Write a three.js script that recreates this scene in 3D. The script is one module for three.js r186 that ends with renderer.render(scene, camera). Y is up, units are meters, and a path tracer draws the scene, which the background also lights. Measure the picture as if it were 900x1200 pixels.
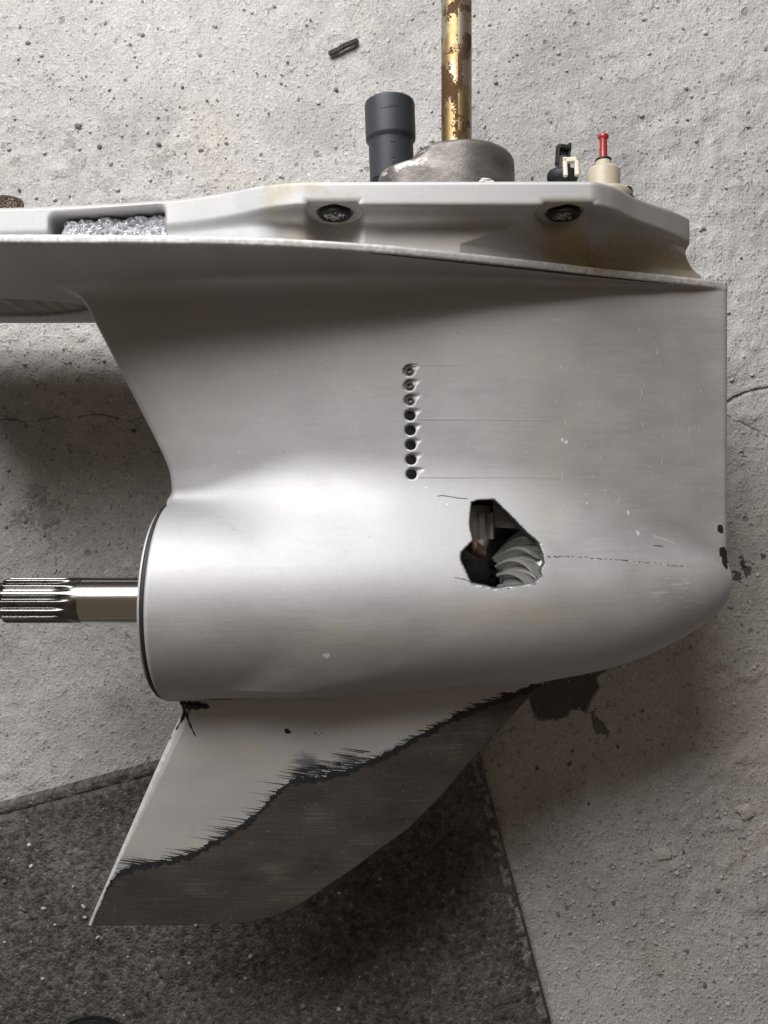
import * as THREE from 'three';
import { mergeGeometries } from 'three/addons/utils/BufferGeometryUtils.js';
import { RectAreaLightUniformsLib } from 'three/addons/lights/RectAreaLightUniformsLib.js';
import { RoundedBoxGeometry } from 'three/addons/geometries/RoundedBoxGeometry.js';

// ---------------------------------------------------------------- camera, light, exposure
const FLOOR = 0.118;                    // the prop shaft's axis lies this far above the floor (m)
const scene = new THREE.Scene();
const camera = new THREE.PerspectiveCamera(66, 768 / 1024, 0.02, 30);
camera.up.set(0, 0, -1);
camera.position.set(0, FLOOR + 0.522, 0);
camera.lookAt(0, 0, 0);

const renderer = new THREE.WebGLRenderer({ antialias: true });
renderer.setSize(768, 1024);
renderer.toneMapping = THREE.LinearToneMapping;
renderer.toneMappingExposure = 1.12;
renderer.shadowMap.enabled = true;

// the dim, slightly warm inside of the workshop all round
scene.background = new THREE.Color().setRGB(0.108, 0.087, 0.071);
// daylight entering through the open shutter behind the top of the picture
RectAreaLightUniformsLib.init();
const daylight = new THREE.RectAreaLight(new THREE.Color().setRGB(1.0, 0.99, 0.98), 12.5, 1.0, 0.8);
daylight.name = 'daylight_opening';
daylight.position.set(-0.48, 0.98, -1.06);
daylight.lookAt(0.0, 0.08, 0.0);
scene.add(daylight);

// ---------------------------------------------------------------- helpers
const M = 0.001;                        // the unit is modelled in millimetres: x aft(-) to bow(+), y up the drive shaft, z to the side that faces up
function rng(seed) { let s = seed >>> 0; return () => { s = (s + 0x6D2B79F5) >>> 0; let t = Math.imul(s ^ (s >>> 15), 1 | s); t = (t + Math.imul(t ^ (t >>> 7), 61 | t)) ^ t; return ((t ^ (t >>> 14)) >>> 0) / 4294967296; }; }
const clamp = (v, a, b) => (v < a ? a : v > b ? b : v);
const mix = (a, b, t) => a + (b - a) * t;
const sstep = (a, b, v) => { const t = clamp((v - a) / (b - a), 0, 1); return t * t * (3 - 2 * t); };
const smin = (a, b, k) => { const h = Math.max(k - Math.abs(a - b), 0) / k; return Math.min(a, b) - h * h * k * 0.25; };
const smax = (a, b, k) => -smin(-a, -b, k);

// monotone cubic through points, sampled into a table
function table(points, lo, hi, step = 0.5) {
  const n = points.length, xs = points.map((p) => p[0]), ys = points.map((p) => p[1]), d = [], m = [];
  for (let i = 0; i < n - 1; i++) d.push((ys[i + 1] - ys[i]) / (xs[i + 1] - xs[i]));
  m[0] = d[0]; m[n - 1] = d[n - 2];
  for (let i = 1; i < n - 1; i++) m[i] = d[i - 1] * d[i] <= 0 ? 0 : 2 * d[i - 1] * d[i] / (d[i - 1] + d[i]);
  const N = Math.ceil((hi - lo) / step) + 2, t = new Float32Array(N);
  for (let k = 0, i = 0; k < N; k++) {
    const x = clamp(lo + k * step, xs[0], xs[n - 1]);
    while (i < n - 2 && x > xs[i + 1]) i++;
    const h = xs[i + 1] - xs[i], s = (x - xs[i]) / h, s2 = s * s, s3 = s2 * s;
    t[k] = (2 * s3 - 3 * s2 + 1) * ys[i] + (s3 - 2 * s2 + s) * h * m[i] + (-2 * s3 + 3 * s2) * ys[i + 1] + (s3 - s2) * h * m[i + 1];
  }
  return (x) => { const f = clamp((x - lo) / step, 0, N - 1.001), i = f | 0; return t[i] + (t[i + 1] - t[i]) * (f - i); };
}

// seamless value noise on a lattice of p x p cells over 0..1
const lattices = new Map(), slotKey = new Float64Array(1024).fill(-1), slotVal = new Array(1024);
function noise2(u, v, p, seed, pv = p) {
  const key = p * 131071 + pv * 257 + seed, slot = (p * 31 + pv * 7 + seed * 13) & 1023;
  let L = slotKey[slot] === key ? slotVal[slot] : undefined;
  if (!L) { L = lattices.get(key); slotKey[slot] = key; slotVal[slot] = L; }
  if (!L) { const r = rng(key); L = new Float32Array(p * pv); for (let i = 0; i < L.length; i++) L[i] = r(); lattices.set(key, L); slotVal[slot] = L; }
  const x = u * p, y = v * pv, xf = Math.floor(x), yf = Math.floor(y);
  let a = x - xf, b = y - yf; a = a * a * (3 - 2 * a); b = b * b * (3 - 2 * b);
  const x0 = ((xf % p) + p) % p, y0 = ((yf % pv) + pv) % pv, x1 = (x0 + 1) % p, y1 = (y0 + 1) % pv;
  const p0 = L[y0 * p + x0], p1 = L[y0 * p + x1], q0 = L[y1 * p + x0], q1 = L[y1 * p + x1];
  return (p0 + (p1 - p0) * a) * (1 - b) + (q0 + (q1 - q0) * a) * b;
}
const fbm = (u, v, p, oct, seed) => { let s = 0, a = 0.5, n = 0; for (let i = 0; i < oct; i++) { s += a * noise2(u, v, p, seed + i * 17); n += a; a *= 0.5; p *= 2; } return s / n; };

// a smooth noise field worked out on a coarse grid, read back by bilinear interpolation
function field(n, p, oct, seed) {
  const g = new Float32Array((n + 1) * (n + 1)); for (let j = 0, i = 0; j <= n; j++) for (let k = 0; k <= n; k++, i++) g[i] = fbm(k / n, j / n, p, oct, seed);
  return (u, v) => { const x = clamp(u, 0, 0.99999) * n, y = clamp(v, 0, 0.99999) * n, a = x | 0, b = y | 0, q = b * (n + 1) + a, s = x - a, t = y - b; return (g[q] * (1 - s) + g[q + 1] * s) * (1 - t) + (g[q + n + 1] * (1 - s) + g[q + n + 2] * s) * t; };
}
const toSRGB = (c) => (c <= 0.0031308 ? c * 12.92 : 1.055 * Math.pow(c, 1 / 2.4) - 0.055);
const LUT = new Uint8Array(4097); for (let i = 0; i <= 4096; i++) LUT[i] = Math.round(255 * toSRGB(i / 4096));
const s8 = (c) => LUT[clamp(c * 4096, 0, 4096) | 0];
// fill(px, py, out) writes linear r, g, b, and optionally roughness and height in 0..1
function textures(w, h, fill, { rough = false, height = false } = {}) {
  const col = new Uint8Array(w * h * 4), ro = rough && new Uint8Array(w * h * 4), he = height && new Uint8Array(w * h * 4), o = [0, 0, 0, 0, 0];
  for (let y = 0, i = 0; y < h; y++) for (let x = 0; x < w; x++, i += 4) {
    fill(x, y, o);
    col[i] = s8(o[0]); col[i + 1] = s8(o[1]); col[i + 2] = s8(o[2]); col[i + 3] = 255;
    if (ro) { ro[i] = 0; ro[i + 1] = clamp(o[3] * 255, 0, 255); ro[i + 2] = 255; ro[i + 3] = 255; }
    if (he) { he[i] = he[i + 1] = he[i + 2] = clamp(o[4] * 255, 0, 255); he[i + 3] = 255; }
  }
  const make = (d, srgb) => { const t = new THREE.DataTexture(d, w, h); t.magFilter = THREE.LinearFilter; t.minFilter = THREE.LinearMipmapLinearFilter; t.generateMipmaps = true; t.wrapS = t.wrapT = THREE.MirroredRepeatWrapping; if (srgb) t.colorSpace = THREE.SRGBColorSpace; t.needsUpdate = true; return t; };
  return { map: make(col, true), roughnessMap: ro ? make(ro) : null, bumpMap: he ? make(he) : null };
}
// distance from (x, y) to a polyline
function polyDist(pts, x, y) {
  let best = 1e9;
  for (let i = 0; i + 1 < pts.length; i++) {
    const [ax, ay] = pts[i], [bx, by] = pts[i + 1], dx = bx - ax, dy = by - ay, t = clamp(((x - ax) * dx + (y - ay) * dy) / (dx * dx + dy * dy), 0, 1);
    best = Math.min(best, Math.hypot(x - ax - dx * t, y - ay - dy * t));
  }
  return best;
}
// signed distance to a closed polygon, negative inside
function polySD(pts, x, y) {
  let best = 1e9, inside = false;
  for (let i = 0, j = pts.length - 1; i < pts.length; j = i++) {
    const ax = pts[j][0], ay = pts[j][1], bx = pts[i][0], by = pts[i][1], dx = bx - ax, dy = by - ay;
    const t = clamp(((x - ax) * dx + (y - ay) * dy) / (dx * dx + dy * dy), 0, 1), ex = x - ax - dx * t, ey = y - ay - dy * t;
    best = Math.min(best, ex * ex + ey * ey);
    if ((ay > y) !== (by > y) && x < (bx - ax) * (y - ay) / (by - ay) + ax) inside = !inside;
  }
  return (inside ? -1 : 1) * Math.sqrt(best);
}

const up = (g) => { g.rotation.x = -Math.PI / 2; return g; };
function mesh(name, geometry, material, parent) {
  const o = new THREE.Mesh(geometry, material); o.name = name; o.castShadow = o.receiveShadow = true; parent.add(o); return o;
}
function thing(o, label, category, group) { o.userData.label = label; o.userData.category = category; if (group) o.userData.group = group; return o; }

// surface nets over a signed distance field in millimetres; sort(x, y, z) names the part a face belongs to
function skin(sdf, lo, hi, h, sort, uv) {
  const B = 8, nb = [0, 1, 2].map((a) => Math.ceil((hi[a] - lo[a]) / (h * B))), [nx, ny, nz] = nb.map((b) => b * B);
  const V = new Float32Array(nx * ny * nz), busy = new Uint8Array(nb[0] * nb[1] * nb[2]), half = B * h * 0.5, reach = half * 1.733 * 1.12 + 2 * h;
  const at = (i, j, k) => i + nx * (j + ny * k);
  for (let c = 0; c < nb[2]; c++) for (let b = 0; b < nb[1]; b++) for (let a = 0; a < nb[0]; a++) {
    const d = sdf(lo[0] + a * B * h + half, lo[1] + b * B * h + half, lo[2] + c * B * h + half), far = Math.abs(d) > reach;
    busy[a + nb[0] * (b + nb[1] * c)] = far ? 0 : 1;
    for (let k = c * B; k < c * B + B; k++) for (let j = b * B; j < b * B + B; j++) for (let i = a * B; i < a * B + B; i++) V[at(i, j, k)] = far ? d : sdf(lo[0] + i * h, lo[1] + j * h, lo[2] + k * h);
  }
  const id = new Int32Array(nx * ny * nz).fill(-1), P = [], N = [];
  const v = new Float64Array(8), g = [0, 0, 0];
  const grad = (x, y, z, e) => {
    const a = sdf(x + e, y - e, z - e), b = sdf(x - e, y - e, z + e), c = sdf(x - e, y + e, z - e), d = sdf(x + e, y + e, z + e);
    g[0] = (a - b - c + d) / (4 * e); g[1] = (-a - b + c + d) / (4 * e); g[2] = (-a + b - c + d) / (4 * e);
    return (a + b + c + d) / 4;
  };
  const EDGE = [[0, 1], [2, 3], [4, 5], [6, 7], [0, 2], [1, 3], [4, 6], [5, 7], [0, 4], [1, 5], [2, 6], [3, 7]];
  for (let k = 0; k < nz - 1; k++) for (let j = 0; j < ny - 1; j++) for (let i = 0; i < nx - 1; i++) {
    if ((i & 7) === 0 && !busy[(i >> 3) + nb[0] * ((j >> 3) + nb[1] * (k >> 3))]) { i += 6; continue; }
    let neg = 0;
    for (let c = 0; c < 8; c++) { v[c] = V[at(i + (c & 1), j + ((c >> 1) & 1), k + (c >> 2))]; if (v[c] < 0) neg++; }
    if (neg === 0 || neg === 8) continue;
    let sx = 0, sy = 0, sz = 0, n = 0;
    for (const [p, q] of EDGE) if ((v[p] < 0) !== (v[q] < 0)) {
      const t = v[p] / (v[p] - v[q]);
      sx += mix(p & 1, q & 1, t); sy += mix((p >> 1) & 1, (q >> 1) & 1, t); sz += mix(p >> 2, q >> 2, t); n++;
    }
    let x = lo[0] + (i + sx / n) * h, y = lo[1] + (j + sy / n) * h, z = lo[2] + (k + sz / n) * h;
    const x0 = x, y0 = y, z0 = z;
    for (let s = 0; s < 2; s++) {
      const d = grad(x, y, z, 0.15), l = g[0] * g[0] + g[1] * g[1] + g[2] * g[2];
      if (l < 0.04) break;
      x -= d * g[0] / l * 0.9; y -= d * g[1] / l * 0.9; z -= d * g[2] / l * 0.9;
    }
    if (Math.abs(x - x0) + Math.abs(y - y0) + Math.abs(z - z0) > 1.6 * h) { x = x0; y = y0; z = z0; }
    grad(x, y, z, 0.35);
    const l = Math.hypot(g[0], g[1], g[2]) || 1;
    id[at(i, j, k)] = P.length / 3; P.push(x * M, y * M, z * M); N.push(g[0] / l, g[1] / l, g[2] / l);
  }
  const parts = {};
  const quad = (a, b, c, d, flip) => {
    if (a < 0 || b < 0 || c < 0 || d < 0) return;
    const key = sort((P[3 * a] + P[3 * c]) * 500, (P[3 * a + 1] + P[3 * c + 1]) * 500, (P[3 * a + 2] + P[3 * c + 2]) * 500);
    const f = (parts[key] ??= []);
    if (flip) f.push(a, c, b, a, d, c); else f.push(a, b, c, a, c, d);
  };
  for (let k = 1; k < nz - 1; k++) for (let j = 1; j < ny - 1; j++) for (let i = 1; i < nx - 1; i++) {
    if ((i & 7) === 0 && !busy[(i >> 3) + nb[0] * ((j >> 3) + nb[1] * (k >> 3))]) { i += 6; continue; }
    const a = V[at(i, j, k)] < 0;
    if (a !== V[at(i + 1, j, k)] < 0) quad(id[at(i, j - 1, k - 1)], id[at(i, j, k - 1)], id[at(i, j, k)], id[at(i, j - 1, k)], !a);
    if (a !== V[at(i, j + 1, k)] < 0) quad(id[at(i - 1, j, k - 1)], id[at(i - 1, j, k)], id[at(i, j, k)], id[at(i, j, k - 1)], !a);
    if (a !== V[at(i, j, k + 1)] < 0) quad(id[at(i - 1, j - 1, k)], id[at(i, j - 1, k)], id[at(i, j, k)], id[at(i - 1, j, k)], !a);
  }
  const out = {};
  for (const [key, f] of Object.entries(parts)) {
    const re = new Map(), p = [], n = [], t = [], ix = [];
    for (const q of f) {
      let r = re.get(q);
      if (r === undefined) { r = re.size; re.set(q, r); p.push(P[3 * q], P[3 * q + 1], P[3 * q + 2]); n.push(N[3 * q], N[3 * q + 1], N[3 * q + 2]); const w = uv(P[3 * q] * 1000, P[3 * q + 1] * 1000, P[3 * q + 2] * 1000); t.push(w[0], w[1]); }
      ix.push(r);
    }
    const ge = new THREE.BufferGeometry();
    ge.setAttribute('position', new THREE.Float32BufferAttribute(p, 3)); ge.setAttribute('normal', new THREE.Float32BufferAttribute(n, 3)); ge.setAttribute('uv', new THREE.Float32BufferAttribute(t, 2)); ge.setIndex(ix);
    out[key] = ge;
  }
  return out;
}
// a lathe about the y axis from [radius, height] points in millimetres
const lathe = (pts, seg = 48) => new THREE.LatheGeometry(pts.map(([r, y]) => new THREE.Vector2(r * M, y * M)), seg);
const placed = (g, x, y, z, rx = 0, ry = 0, rz = 0) => { const o = new THREE.Object3D(); o.position.set(x * M, y * M, z * M); o.rotation.set(rx, ry, rz); o.updateMatrix(); return g.applyMatrix4(o.matrix); };

// ---------------------------------------------------------------- the concrete floor
// floor coordinates in millimetres: x to the right, y towards the daylight
const SPAN = 1000, TS = 2048;
const crackA = [[-340, 72], [-270, 76], [-235, 79], [-205, 74], [-180, 84], [-150, 88], [-120, 92]];
const crackB = [[270, 84], [285, 92], [292, 96], [312, 101], [345, 108]];
const crackC = [[275, 82], [300, 66], [318, 58], [345, 38]];
const oil = [[118, -128], [116, -150], [124, -168], [140, -170], [152, -160], [165, -162], [170, -148], [172, -138], [180, -128], [186, -112], [150, -100]];
const oil2 = [[168, -163], [173, -160], [178, -172], [183, -178], [178, -186], [172, -175]];
const spots = [[291, -40, 3.6], [296, -48, 4.2], [287, -52, 4.6], [308, -36, 2.4], [-278, 0, 13], [-268, -20, 9], [-295, -6, 8], [-282, 14, 9], [150, -205, 1.7], [124, -208, 1.6], [190, -190, 1.2], [166, -238, 1.4], [-10, 300, 2], [30, 295, 1.4], [-255, 300, 7], [-180, 285, 9], [-225, 265, 6]];
const pits = []; { const r = rng(77); for (let i = 0; i < 420; i++) pits.push([r() * 760 - 380, r() * 1000 - 500, 0.6 + Math.pow(r(), 3) * 2.0]); }
const heightLow = (x, y) => {           // relief that the mesh carries, mm
  const u = x / SPAN + 0.5, v = y / SPAN + 0.5;
  let h = (noise2(u, v, 5, 3) - 0.5) * 3.2 + (noise2(u, v, 14, 4) - 0.5) * 1.6 + (noise2(u, v, 38, 5) - 0.5) * 0.9;
  const rough = sstep(0.35, 0.75, noise2(u, v, 9, 8));
  h += rough * (Math.pow(noise2(u, v, 90, 6), 3) * 2.2 - 0.3) + (noise2(u, v, 170, 7) - 0.5) * (0.35 + 0.5 * rough);
  const ru = u * 0.94 + v * 0.35, rv = v * 0.94 - u * 0.35;      // trowel drags
  h += (noise2(ru, rv, 6, 21, 160) - 0.5) * 0.8 * sstep(0.5, 0.8, noise2(u, v, 6, 22));
  for (const c of [crackA, crackB, crackC]) { const d = polyDist(c, x, y); if (d < 6) h -= (c === crackB ? 1.4 : 0.5) * Math.exp(-d * d / 1.6); }
  return h;
};
const floorTex = (() => {
  const lines = [crackA, crackB, crackC];
  const inBox = (pts, x, y, m) => { let a = 1e9, b = -1e9, c = 1e9, d = -1e9; for (const [px, py] of pts) { a = Math.min(a, px); b = Math.max(b, px); c = Math.min(c, py); d = Math.max(d, py); } return (X, Y) => X > a - m && X < b + m && Y > c - m && Y < d + m; };
  const boxes = lines.map((l) => inBox(l, 0, 0, 5)), oilBox = inBox(oil, 0, 0, 8), oil2Box = inBox(oil2, 0, 0, 5);
  const bigF = field(200, 5, 4, 40), toneF = field(320, 9, 4, 60), dustF = field(512, 16, 4, 80), ochreF = field(256, 7, 4, 110);
  const r = rng(5), fine = new Float32Array(TS * TS);
  for (let i = 0; i < fine.length; i++) fine[i] = r();
  const grid = new Map();               // pits and spots by 40 mm square
  const put = (kind) => ([x, y, s]) => { for (let a = -1; a <= 1; a++) for (let b = -1; b <= 1; b++) { const k = (Math.floor(x / 40) + a) * 1000 + Math.floor(y / 40) + b; if (!grid.has(k)) grid.set(k, []); grid.get(k).push([x, y, s, kind]); } };
  pits.forEach(put(0)); spots.forEach(put(1));
  return textures(TS, TS, (px, py, o) => {
    const u = (px + 0.5) / TS, v = (py + 0.5) / TS, x = (u - 0.5) * SPAN, y = (v - 0.5) * SPAN;
    const f = fine[py * TS + px], n1 = noise2(u, v, 700, 31), n2 = noise2(u, v, 330, 32), n3 = noise2(u, v, 120, 33), big = bigF(u, v), tone = toneF(u, v), dust = dustF(u, v);
    const grain = (f - 0.5) * 1.0 + (n1 - 0.5) * 0.6 + (n2 - 0.5) * 0.3;
    let a = 0.42 + (big - 0.5) * 0.06 + (tone - 0.5) * 0.08 + (n3 - 0.5) * 0.05 + grain * 0.17;
    let R = a * 1.01, G = a * 0.985, Bc = a * 0.962;
    const ochre = sstep(0.5, 0.68, ochreF(u, v) + (n3 - 0.5) * 0.12) * 0.5; R *= 1 + 0.03 * ochre; G *= 1 - 0.03 * ochre; Bc *= 1 - 0.17 * ochre;
    const grey = sstep(0.55, 0.75, dust) * 0.14; R *= 1 - grey * 1.05; G *= 1 - grey; Bc *= 1 - grey * 0.9;
    if (n2 > 0.83 && n1 > 0.5) { const k = 0.62; R *= k; G *= k; Bc *= k; }
    else if (n2 < 0.12 && n1 > 0.6) { R = Math.min(0.68, R * 1.35); G = Math.min(0.67, G * 1.35); Bc = Math.min(0.66, Bc * 1.36); }
    let h = 0.4 + (f - 0.5) * 0.20 + (n1 - 0.5) * 0.16 + Math.max(0, n2 - 0.62) * 1.1 * n1 + (n3 - 0.5) * 0.22;
    { const m2 = noise2(u, v, 480, 37); if (m2 > 0.8) h += (m2 - 0.8) * 1.4; else if (m2 < 0.15) h -= (0.15 - m2) * 1.6; }
    for (const e of grid.get(Math.floor(x / 40) * 1000 + Math.floor(y / 40)) ?? []) {
      const d = Math.hypot(x - e[0], y - e[1]) + (n2 - 0.5) * e[2] * 1.2 + (n1 - 0.5) * e[2] * 0.6;
      if (d < e[2]) { const k = e[3] ? (e[2] > 5 ? (n3 + n1 * 0.6 > 0.62 ? 0.74 : 1) : 0.25) : 0.62; R *= k; G *= k; Bc *= k; if (!e[3]) h -= 0.3; }
    }
    lines.forEach((l, i) => { if (boxes[i](x, y)) { const d = polyDist(l, x, y + (n3 - 0.5) * 4) + (n1 - 0.5) * 0.9 + (n3 - 0.5) * 0.9; if (d < (i ? 0.6 : 0.42)) { const k = i === 2 ? 0.7 : i ? 0.36 : 0.5; R *= k; G *= k; Bc *= k; h -= 0.4; } } });
    o[3] = 0.93;
    if (oilBox(x, y)) { const d = polySD(oil, x + (n3 - 0.5) * 5, y + (noise2(u, v, 140, 35) - 0.5) * 6); if (d < 0.8) { const k = d < -0.5 ? 0.17 : 0.4; R *= k; G *= k * 0.95; Bc *= k * 0.9; o[3] = 0.6; } }
    if (oil2Box(x, y)) { const d = polySD(oil2, x + (n3 - 0.5) * 4, y + (n2 - 0.5) * 4); if (d < 1.5 && n3 + n2 * 0.6 > 0.85) { R *= 0.36; G *= 0.33; Bc *= 0.3; } }
    o[0] = R; o[1] = G; o[2] = Bc; o[4] = h;
  }, { rough: true, height: true });
})();
const concrete = new THREE.MeshStandardMaterial({ ...floorTex, roughness: 1, metalness: 0, bumpScale: 0.0018 });
{
  const line = (inner, n, outer) => { const a = []; for (const e of [2.6, 1.5, 0.9, 0.62]) if (e > inner * 1.15) a.push(-e); for (let i = 0; i <= n; i++) a.push(-inner + 2 * inner * i / n); return a.concat(a.filter((e) => e < -inner * 1.01).map((e) => -e).reverse()); };
  const xs = line(0.35, 466), ys = line(0.46, 612), nx = xs.length, ny = ys.length, p = new Float32Array(nx * ny * 3), t = new Float32Array(nx * ny * 2), ix = [];
  for (let j = 0, q = 0; j < ny; j++) for (let i = 0; i < nx; i++, q++) {
    p[3 * q] = xs[i]; p[3 * q + 1] = ys[j]; p[3 * q + 2] = heightLow(xs[i] * 1000, ys[j] * 1000) * M;
    t[2 * q] = xs[i] * 1000 / SPAN + 0.5; t[2 * q + 1] = ys[j] * 1000 / SPAN + 0.5;
    if (i < nx - 1 && j < ny - 1) ix.push(q, q + 1, q + nx + 1, q, q + nx + 1, q + nx);
  }
  const g = new THREE.BufferGeometry();
  g.setAttribute('position', new THREE.BufferAttribute(p, 3)); g.setAttribute('uv', new THREE.BufferAttribute(t, 2)); g.setIndex(ix); g.computeVertexNormals();
  const f = up(mesh('concrete_floor', g, concrete, scene));
  f.userData = { kind: 'structure', label: 'rough grey concrete floor with cracks and oil stains' };
}
const onFloor = (px, py) => [(px - 450) / 1.444, (600 - py) / 1.444];   // where a mark of the photograph lies on the floor, mm

// ---------------------------------------------------------------- the rubber mat
{
  const C = [62, -136], ang = Math.atan2(-53, 200) * -1, e1 = [-Math.cos(ang), -Math.sin(ang)], e2 = [Math.sin(ang), -Math.cos(ang)], W = 560, H = 430, TH = 8;
  const tex = (() => {
    const dustF = field(400, 8, 5, 7), r = rng(9), n = 1200, f = new Float32Array(n * n); for (let i = 0; i < f.length; i++) f[i] = r();
    return textures(n, n, (px, py, o) => {
      const u = px / n, v = py / n, q = f[py * n + px], n1 = noise2(u, v, 420, 3), n2 = noise2(u, v, 170, 4), n3 = noise2(u, v, 60, 6), dust = dustF(u, v), w = u * 600, y = v * 600;
      let a = 0.072 + (n2 - 0.5) * 0.07 + (n1 - 0.5) * 0.06 + (q - 0.5) * 0.018 + sstep(0.45, 0.75, dust) * 0.035 + (n3 - 0.5) * 0.018;
      const speck = n1 > 0.86 && n2 > 0.55 ? 1 : 0;
      a += speck * 0.10;
      if (w > 2 && w < 8.5 && n3 * 0.7 + n2 * 0.5 + noise2(0.5, v, 40, 9) * 0.4 > 0.72) a += 0.10 * (0.4 + n1);               // pale grit caught on the rolled edge
      a = Math.max(0.012, a);
      o[0] = a * 1.06; o[1] = a; o[2] = a * 0.95; o[3] = 0.9; o[4] = 0.5 + (n2 - 0.5) * 0.5 + (n1 - 0.5) * 0.5 + (q - 0.5) * 0.15;
    }, { rough: true, height: true });
  })();
  const mat = new THREE.MeshStandardMaterial({ ...tex, roughness: 1, bumpScale: 0.0016 });
  const section = (d) => (d <= 0 ? 0 : d < 3 ? TH * Math.sqrt(Math.max(0, 1 - (1 - d / 3) ** 2)) : TH - 1.5 * Math.exp(-((d - 9.5) ** 2) / 2.6));
  const steps = (L) => { const a = [0, 0.02, 0.3, 0.8, 1.5, 2.3, 3, 4, 5, 6, 7, 7.8, 8.5, 9.2, 10]; for (let x = 12.5; x < L; x += 2.5) a.push(x); return a; };
  const us = steps(W), vs = steps(H), p = [], t = [], ix = [];
  vs.forEach((b, j) => us.forEach((a, i) => {
    const d = Math.min(a, b), z = section(d) + (d > 3 ? (noise2(a / 600, b / 600, 120, 70) - 0.5) * 1.1 + (noise2(a / 600, b / 600, 16, 71) - 0.5) * 1.4 * sstep(3, 20, d) : 0);
    p.push((C[0] + e1[0] * a + e2[0] * b) * M, (C[1] + e1[1] * a + e2[1] * b) * M, (z + 0.4) * M); t.push(a / 600, b / 600);
    if (i < us.length - 1 && j < vs.length - 1) { const q = j * us.length + i; ix.push(q, q + us.length + 1, q + 1, q, q + us.length, q + us.length + 1); }
  }));
  const g = new THREE.BufferGeometry();
  g.setAttribute('position', new THREE.Float32BufferAttribute(p, 3)); g.setAttribute('uv', new THREE.Float32BufferAttribute(t, 2)); g.setIndex(ix); g.computeVertexNormals();
  const o = up(mesh('rubber_mat', g, mat, scene));
  thing(o, 'worn black rubber mat lying flat on the concrete', 'mat');
}

// ---------------------------------------------------------------- the lower unit: shape of the casting
const AX = -58.5;                                   // height of the prop shaft axis
const boreR = table([[-150, 65.4], [-100, 64.2], [-58, 62], [0, 59.4], [56, 57], [90, 54.6], [113, 51.2], [141, 47], [169, 40], [198, 29], [215, 20], [223, 13], [228, 6], [230, 0.5]], -160, 240);
const boreY = table([[-150, AX], [100, AX], [141, -57], [169, -55], [198, -52], [215, -50], [226, -48], [230, -46]], -160, 240);
const plateZ = table([[-290, 92], [-210, 91], [-117, 89.4], [-71, 86.6], [-43, 82.4], [-5, 75], [25, 66.5], [77, 50.5], [133, 31.8], [180, 17], [212, 6.5], [224, 2]], -300, 240);
const deckZ = table([[-290, 27], [-232, 30], [-130, 43], [-90, 55], [-62, 67], [-45, 70], [118, 70.5], [130, 66], [152, 47], [178, 28], [196, 13], [198, 11]], -300, 240);
const neckIn = table([[-290, 0], [-120, 0], [-85, 3], [-55, 14], [-30, 17], [110, 17], [135, 15], [165, 9], [196, 2]], -300, 240);
const section = table([[0, 0.26], [0.05, 0.42], [0.12, 0.58], [0.25, 0.82], [0.42, 1], [0.58, 0.95], [0.76, 0.64], [0.9, 0.29], [0.97, 0.1], [1, 0.045]], 0, 1, 0.002);
const legBack = (y) => -138.6 - 0.518 * 0.5 * (y - 26.5 + Math.sqrt((y - 26.5) ** 2 + 90));
const legFront = (y) => 228 - (y < -36 ? 0.04 * (y + 36) ** 2 : 0);
const legHalf = (x, y) => { const b = legBack(y), u = (x - b) / (legFront(y) - b); return (27 + 4 * sstep(30, 149, y)) * section(clamp(u, 0, 1)); };
function legD(x, y, z) {
  const edge = Math.max((legBack(y) - x) * 0.888, x - legFront(y));
  return Math.max(smax((z - legHalf(x, y)) * 0.97, edge, 4), y - 151, -95 - y);
}
function torpedoD(x, y, z) {
  const r = boreR(x), s = clamp((boreR(x + 1) - boreR(x - 1)) / 2, -2.5, 2.5);
  const d = (Math.hypot(y - boreY(x), z) - r) / Math.sqrt(1 + s * s);
  return Math.max(smax(d, -140 - x, 2.5), x - 230);
}
const breach = [[556, 589], [563, 586], [583, 585], [592, 593], [609, 611], [622, 625], [634, 636], [639, 649], [640, 660], [635, 667], [636, 674], [626, 683], [613, 685], [604, 686], [592, 687], [580, 689], [570, 686], [553, 683], [548, 671], [541, 656], [542, 648], [549, 641], [556, 634], [553, 615], [554, 604]].map(([x, y]) => [(x - 450) / 1.966, (600 - y) / 1.966]);
const intakes = []; for (let i = 0; i < 8; i++) intakes.push([(479.5 + i * 0.42 - 450) / 1.875, (600 - 434 - i * 17.35) / 1.875]);
const boltSpots = [[-29, 57], [106, 57]];
const cavityD = (x, y, z) => Math.min(Math.max(Math.hypot(y - boreY(x), z) - (boreR(x) - 7), 5 - x, x - 165), Math.max(Math.hypot(x - 50, z) - 22, y - 60, -60 - y));
const breachD = (x, y, z) => Math.max(polySD(breach, x + 0.05 * (z - 45), y), 8 - z);
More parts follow.
